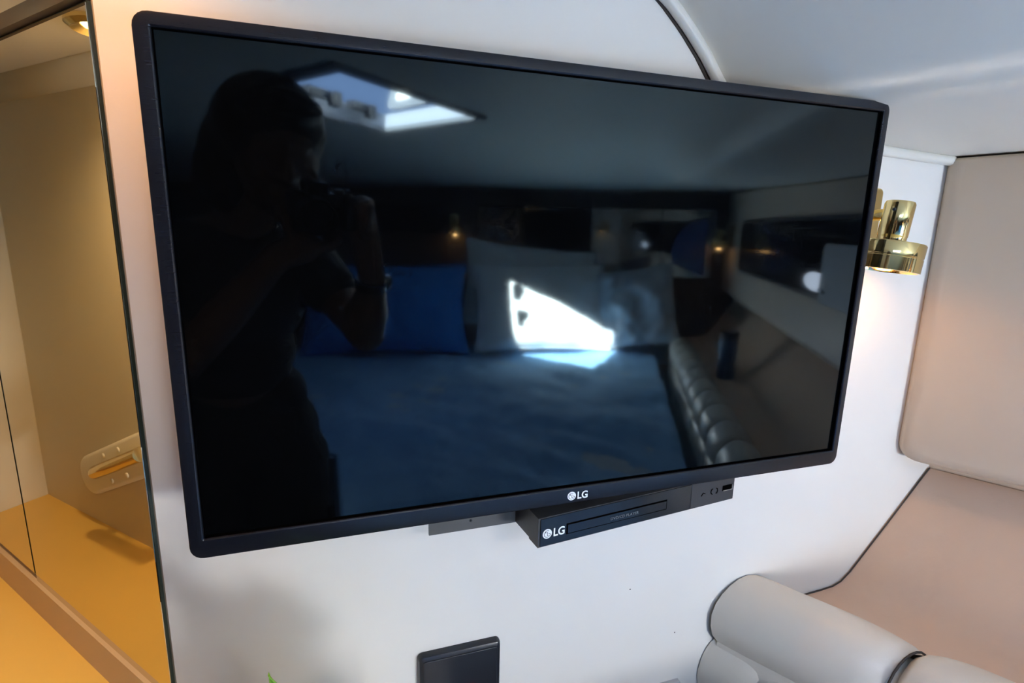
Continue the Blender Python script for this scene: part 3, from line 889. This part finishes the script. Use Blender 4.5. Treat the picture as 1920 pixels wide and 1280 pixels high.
# ------------------------------------------------------------------ berth and pillows
BY = -.57
def bxl(z): return -.24 - .66 * sstep(1.02, 1.22, z)
def bxr(z): return xh(z) - .405
BED = thing('bed', (.5, FLOOR, 1.3), 'wide berth with a pale blue bedspread reflected in the television screen', 'bed')
mb = MB()
outl = [(bxl(z) + .02, z) for z in [.27, .9, 1.02, 1.12, 1.22, 2.30]] + [(bxr(2.02), 2.10), (bxr(1.9) - .02, 1.9), (bxr(.27) - .02, .27)]
outl[5] = (-.88, zpil(-.88))
outl[6] = (1.22, zpil(1.22))
prism(mb, outl, FLOOR, BY - .16); mb.build('base', 'wood', BED)
prism_m = MB(); prism(prism_m, outl, BY - .158, BY - .012); prism_m.build('mattress', 'sheet', BED)
mb = MB()
NU, NV = 130, 130
def quilt(uu, vv):
    z = .245 + (2.33 - .245) * vv
    x0, x1 = bxl(z), bxr(z)
    t = -.04 + 1.08 * uu
    x = x0 + (x1 - x0) * min(1, max(0, t))
    z = min(z, zpil(x) - .01)
    y = BY
    drop = max(0, -t, t - 1) / .04
    if drop > 0:
        y -= .13 * drop; x += (.008 if t > 1 else -.012) * drop
    if vv < .03: y -= .14 * (1 - vv / .03)
    nz = noise.noise(Vector((x * 3.1, z * 3.4, 1.3))) * .020 + noise.noise(Vector((x * 9 + z * 4, z * 6, 4.1))) * .011 + noise.noise(Vector((x * 22, z * 30 + x * 6, 7.7))) * .004
    cy = .5 + .5 * math.cos(x * 2 * PI / .11) * math.cos(z * 2 * PI / .11)
    return Vector((x, y + nz * (1 - drop) + .0015 * cy, z))
mb.grid(quilt, NU, NV); mb.build('bedspread', 'quilt', BED, True)

# padded headboard shelf filling the wedge between mattress and wall
mb = MB()
prism(mb, [(-.95, zpil(-.95) + .13), (1.50, zpil(1.50) + .10), (1.50, zhead(1.50) - .012), (-.95, zhead(-.95) - .012)], FLOOR, -.215)
tag(mb.build('headboard_shelf', 'shelfbrown'), 'reddish brown shelf behind the row of pillows', 'headboard')

def pillow(c, wd, h, th, xd, up, label, material, seed, wr=.012):
    fr = frame_dir(xd, up)
    T = thing('pillow', Vector(c) - fr[1] * h / 2, label, 'pillow', 'bed pillows')
    c = Vector(c)
    def side(sg):
        def fn(uu, vv):
            x, y = uu * 2 - 1, vv * 2 - 1
            e = max(0, (1 - abs(x) ** 2.6)) ** .55 * max(0, (1 - abs(y) ** 2.6)) ** .55
            px = x * (1 - .07 * (1 - abs(y) ** 2) * abs(x) ** 3)
            py = y * (1 - .09 * (1 - abs(x) ** 2) * abs(y) ** 3)
            wv = noise.noise(Vector((x * 2.2 + seed, y * 1.7, seed))) * wr * 1.6 + noise.noise(Vector((x * 5 + y * 3 + seed, y * 4 - x * 2, seed * 2))) * wr * .7
            edge = 1 - e
            fold = math.sin(x * 14 + y * 9 + seed) * wr * .35 * edge * e * 2
            return c + fr[0] * px * wd / 2 + fr[1] * py * h / 2 + fr[2] * sg * (e * th / 2 + (wv * e + fold))
        return fn
    mb = MB(); mb.grid(side(1), 34, 26); mb.grid(side(-1), 34, 26)
    mb.build('cushion', material, T, True)
    pts = []
    for k in range(80):
        q_ = k / 80 * 4; i_ = int(q_); t = (q_ - i_) * 2 - 1
        x, y = [(t, 1), (1, -t), (-t, -1), (-1, t)][i_]
        pts.append(c + fr[0] * x * (1 - .07 * (1 - abs(y) ** 2) * abs(x) ** 3) * wd / 2 + fr[1] * y * (1 - .09 * (1 - abs(x) ** 2) * abs(y) ** 3) * h / 2)
    pts.append(pts[0])
    mb = MB(); mb.tube(pts, .004, 6, False); mb.build('piping', material, T, True)
    return T
HD_ = Vector((-1, 0, .17)).normalized()
UPL = Vector((0, .92, .38))
pillow((.03, -.345, 2.245), .80, .46, .20, HD_, UPL, 'large blue pillow at the left, beside the photographer', 'pillow_blue', 2.0)
pillow((.80, -.34, 2.11), .70, .46, .15, HD_, UPL, 'white pillow with a bright patch of sunlight on it', 'pillow_white', 7.0)
pillow((.80, -.26, 2.30), .72, .46, .10, (-1, .10, .17), Vector((0, .96, .22)), 'pale pillow whose peak shows behind the sunlit pillow', 'pillow_white', 11.0)
pillow((1.25, -.335, 1.975), .44, .42, .12, (-.86, -.16, .50), Vector((-.12, .92, .34)), 'creased grey pillow leaning at the head end of the bolster', 'pillow_grey', 15.0, .022)

# bottle on the ledge
bc = hull_sec(.135, -.5215, 1.60)
BT = thing('bottle', bc, 'dark blue bottle standing on the tan ledge', 'bottle')
mb = MB(); mb.lathe(bc, (0, 1, 0), [(.030, .0), (.034, .004), (.036, .02), (.034, .08), (.036, .13), (.037, .162)], 24); mb.build('body', 'bottle', BT, True, 50)
mb = MB(); mb.lathe(bc, (0, 1, 0), [(.0365, .163), (.0375, .166), (.0375, .192), (.034, .196)], 20); mb.build('cap', 'dark', BT, True, 50)

# ------------------------------------------------------------------ the photographer
def remesh(mb, name, material, parent, voxel=.008, smooth=4):
    o = mb.build(name + '_src', None)
    md_ = o.modifiers.new('r', 'REMESH'); md_.mode = 'VOXEL'; md_.voxel_size = voxel
    ms = o.modifiers.new('s', 'SMOOTH'); ms.factor = .5; ms.iterations = smooth
    bpy.context.view_layer.update()
    me = bpy.data.meshes.new_from_object(o.evaluated_get(bpy.context.evaluated_depsgraph_get()))
    me.name = name
    old = o.data
    bpy.data.objects.remove(o); bpy.data.meshes.remove(old)
    return link(name, me, material, parent, True)

def limb(mb, pts, rads, seg=14):
    """chain of tapered cones with ball joints"""
    for p, r_ in zip(pts, rads):
        mb.sphere(p, r_, nu=seg, nv=10)
    for (p, r0), (q_, r1) in zip(zip(pts, rads), list(zip(pts, rads))[1:]):
        mb.tube([p, q_], [r0 * .985, r1 * .985], seg)
    return mb

PE = thing('person', (-.43, FLOOR, .78), 'dark-haired person in dark clothes holding a camera, reflected in the television screen', 'person')
FW = Vector((.32, 0, -.947)); RT = Vector((.947, 0, .32)); UPV = Vector((0, 1, 0))
S_R, S_L = Vector((-.295, .005, .79)), Vector((-.590, .005, .69))
NECK = Vector((-.425, .055, .745)); HEADC = Vector((-.330, .195, .660))
cb = CAM - C_VIEW * .082 + C_RIGHT * .028 - C_UP * .004        # camera body centre
lens_c = CAM - C_VIEW * .045
R_EL, R_WR = Vector((-.172, -.155, .655)), Vector((-.160, -.035, .610))
L_EL, L_WR = Vector((-.500, -.185, .600)), Vector((-.325, .010, .575))
fwd = (C_VIEW + Vector((0, -.05, 0))).normalized()
FR_HEAD = frame_dir(fwd.cross(UPV), UPV)
hR, hU = FR_HEAD[0], (fwd.cross(FR_HEAD[0]) * -1).normalized()
if hU.y < 0: hU = -hU
hF = fwd
FRH = (hR, hU, -hF)
mb = MB()
def headshape(d):
    x, y, z = d.x, d.y, d.z          # z back, y up
    k = 1.0
    if y < 0: x *= 1 - .30 * (-y) ** 1.5
    if y < -.2 and z > 0: z *= 1 - .35 * min(1, (-y - .2) / .8)
    return Vector((x, y, z))
mb.sphere(HEADC, (.076, .112, .096), FRH, 28, 20, headshape)
def hp3(x, y, z): return HEADC + hR * x + hU * y + hF * z
limb(mb, [hp3(0, .015, .090), hp3(0, -.022, .106)], [.008, .013])           # nose
mb.sphere(hp3(.013, -.026, .095), .008); mb.sphere(hp3(-.013, -.026, .095), .008)
limb(mb, [hp3(-.040, .030, .076), hp3(0, .032, .090), hp3(.040, .030, .076)], [.011, .012, .011])   # brow
limb(mb, [hp3(-.020, -.056, .086), hp3(0, -.054, .093), hp3(.020, -.056, .086)], [.007, .008, .007])  # lips
limb(mb, [hp3(-.018, -.066, .084), hp3(0, -.066, .090), hp3(.018, -.066, .084)], [.007, .008, .007])
mb.sphere(hp3(0, -.095, .074), .020)                                       # chin
for sg in (-1, 1):
    mb.sphere(hp3(sg * .078, -.005, -.005), (.010, .030, .020), FRH)        # ears
    mb.sphere(hp3(sg * .045, -.028, .062), .020)                            # cheeks
limb(mb, [NECK + Vector((0, -.02, 0)), hp3(0, -.07, -.03)], [.054, .050])
# torso core
limb(mb, [S_L, NECK + Vector((0, -.03, .0)), S_R], [.054, .062, .054])
def ell(c, rx, ry_, rz_): mb.sphere(c, (rx, ry_, rz_), (RT, UPV, FW), 24, 16)
ell(Vector((-.438, -.075, .745)), .150, .130, .098)
ell(Vector((-.443, -.215, .765)), .118, .140, .088)
ell(Vector((-.435, -.400, .790)), .150, .130, .105)
# arms
limb(mb, [S_R, (S_R + R_EL) / 2, R_EL], [.050, .044, .038])
limb(mb, [R_EL, R_EL.lerp(R_WR, .4), R_WR], [.038, .040, .026])
limb(mb, [S_L, (S_L + L_EL) / 2, L_EL], [.050, .044, .038])
limb(mb, [L_EL, L_EL.lerp(L_WR, .4), L_WR], [.037, .038, .026])
# legs and feet
HIP_R, HIP_L = Vector((-.352, -.47, .80)), Vector((-.520, -.47, .755))
KN_R, KN_L = Vector((-.350, -.82, .745)), Vector((-.530, -.82, .700))
AN_R, AN_L = Vector((-.365, -1.12, .81)), Vector((-.540, -1.12, .765))
for hp_, kn, an in ((HIP_R, KN_R, AN_R), (HIP_L, KN_L, AN_L)):
    limb(mb, [hp_, (hp_ + kn) / 2, kn], [.085, .074, .054])
    limb(mb, [kn, kn.lerp(an, .35), an], [.054, .053, .033])
    limb(mb, [an + Vector((0, -.045, 0)) - FW * .02, an + Vector((0, -.05, 0)) + FW * .13], [.030, .024])
# hands: palms and fingers round the camera
def hand(wr, palm, pr, fingers, thumb):
    limb(mb, [wr, palm], [.026, .030])
    for p in pr: mb.sphere(p, .024)
    for ch in fingers + [thumb]:
        limb(mb, ch, [.0105, .0098, .0092, .0082][:len(ch)], 10)
def cbp(x, y, z): return cb + C_RIGHT * x + C_UP * y + C_VIEW * z
palm = cbp(.078, -.012, -.012)
fing = []
for k in range(4):
    y = .022 - k * .0175
    fing.append([cbp(.078, y, -.004), cbp(.082, y, .022), cbp(.066, y, .034 - (k == 3) * .004), cbp(.048 + k * .004, y - .002, .032)])
hand(R_WR, palm, [cbp(.076, .006, -.010), cbp(.076, -.030, -.010)], fing, [cbp(.070, -.005, -.026), cbp(.052, .008, -.032), cbp(.036, .016, -.030)])
palm2 = cbp(-.035, -.062, .006)
fing2 = []
for k in range(4):
    z = .036 - k * .0175
    fing2.append([cbp(-.030, -.056, z), cbp(.000 - k * .002, -.056, z + .002), cbp(.016, -.044, z), cbp(.018, -.036, z)])
hand(L_WR, palm2, [cbp(-.032, -.058, .020), cbp(-.034, -.058, -.010)], fing2, [cbp(-.052, -.050, .014), cbp(-.068, -.026, .016), cbp(-.069, -.006, .014)])
body = remesh(mb, 'body', 'skin', PE, .0065, 3)

# shirt: torso and short sleeves
mb = MB()
limb(mb, [S_L, NECK + Vector((0, -.045, .0)), S_R], [.064, .070, .064])
mb.sphere(Vector((-.438, -.080, .745)), (.158, .135, .108), (RT, UPV, FW), 24, 16)
mb.sphere(Vector((-.441, -.200, .762)), (.130, .125, .100), (RT, UPV, FW), 24, 16)
limb(mb, [S_R, S_R.lerp(R_EL, .45)], [.064, .058]); limb(mb, [S_L, S_L.lerp(L_EL, .45)], [.064, .058])
remesh(mb, 'shirt', 'shirt', PE, .008, 3)
mb = MB()
mb.sphere(Vector((-.432, -.400, .790)), (.162, .125, .116), (RT, UPV, FW), 24, 16)
limb(mb, [Vector((-.50, -.31, .76)), Vector((-.37, -.31, .79))], [.075, .075])
for hp_, kn, an in ((HIP_R, KN_R, AN_R), (HIP_L, KN_L, AN_L)):
    limb(mb, [hp_, (hp_ + kn) / 2, kn], [.097, .084, .064]); limb(mb, [kn, kn.lerp(an, .4), an + Vector((0, .02, 0))], [.064, .060, .046])
remesh(mb, 'trousers', 'trousers', PE, .009, 3)
# hair
mb = MB()
mb.sphere(hp3(0, .040, -.022), (.101, .098, .108), FRH, 28, 20)
mb.sphere(hp3(-.075, -.030, -.040), (.045, .095, .060), FRH)
mb.sphere(hp3(.062, -.010, -.055), (.042, .085, .055), FRH)
mb.sphere(hp3(-.02, -.05, -.095), (.085, .10, .050), FRH)
mb.sphere(hp3(-.104, -.045, -.030), (.026, .050, .035), FRH)
mb.sphere(hp3(.0, .085, .050), (.075, .030, .050), FRH)
remesh(mb, 'hair', 'hair', PE, .007, 3)
for an in (AN_R, AN_L):
    mb = MB(); limb(mb, [an + Vector((0, -.047, 0)) - FW * .028, an + Vector((0, -.05, 0)) + FW * .05, an + Vector((0, -.052, 0)) + FW * .14], [.034, .034, .029])
    for i, v in enumerate(mb.v): v.y = max(v.y, FLOOR + .001)
    mb.build('shoe', 'shoe', PE, True)
# wristwatch
wdir = (R_WR - R_EL).normalized()
wc = R_WR - wdir * .012
mb = MB(); mb.lathe(wc, wdir, [(.0285, -.010), (.031, -.009), (.031, .009), (.0285, .010)], 24); ww = mb.build('watch_strap', 'dark', PE, True, 50)
sd_ = (RT - wdir * RT.dot(wdir)).normalized()
mb = MB(); mb.lathe(wc + sd_ * .030, sd_, [(.015, 0), (.016, .002), (.016, .006), (.013, .008)], 20); mb.build('watch_case', 'watch', ww, True, 50)

# the camera in the person's hands
CB = thing('photo_camera', cb - C_UP * .035, 'black camera held up by the photographer in the reflection', 'camera')
FRC = (C_RIGHT, C_UP, C_VIEW)
mb = MB(); slab(mb, cb, FRC, .118, .068, .010, -.020, .014, .006); mb.build('body', 'cambody', CB, True, 40)
mb = MB(); slab(mb, cb, FRC, .026, .064, .010, .012, .026, .008, cx=.043); mb.build('grip', 'cambody', CB, True, 40)
mb = MB(); slab(mb, cb, FRC, .044, .022, .006, -.020, .012, .005, cx=-.012, cy=.042); mb.build('viewfinder_hump', 'cambody', CB, True, 40)
mb = MB(); lo_ = cb + C_RIGHT * -.028 + C_UP * .004
mb.lathe(lo_, C_VIEW, [(.031, .013), (.031, .020), (.029, .022), (.030, .036), (.032, .038), (.032, .062), (.028, .064), (.026, .060)], 32); le = mb.build('lens_barrel', 'cambody', CB, True, 35)
mb = MB(); mb.lathe(lo_, C_VIEW, [(.024, .0602), (.018, .0625), (.006, .0640)], 24); mb.build('front_glass', 'lensglass', le, True)
for x, y, r_ in ((.030, .034, .009), (.047, .034, .006)):
    mb = MB(); mb.lathe(cb + C_RIGHT * x + C_UP * y - C_VIEW * .003, C_UP, [(r_, -.001), (r_, .006), (r_ * .8, .007)], 20); mb.build('dial', 'cambody', CB, True, 40)
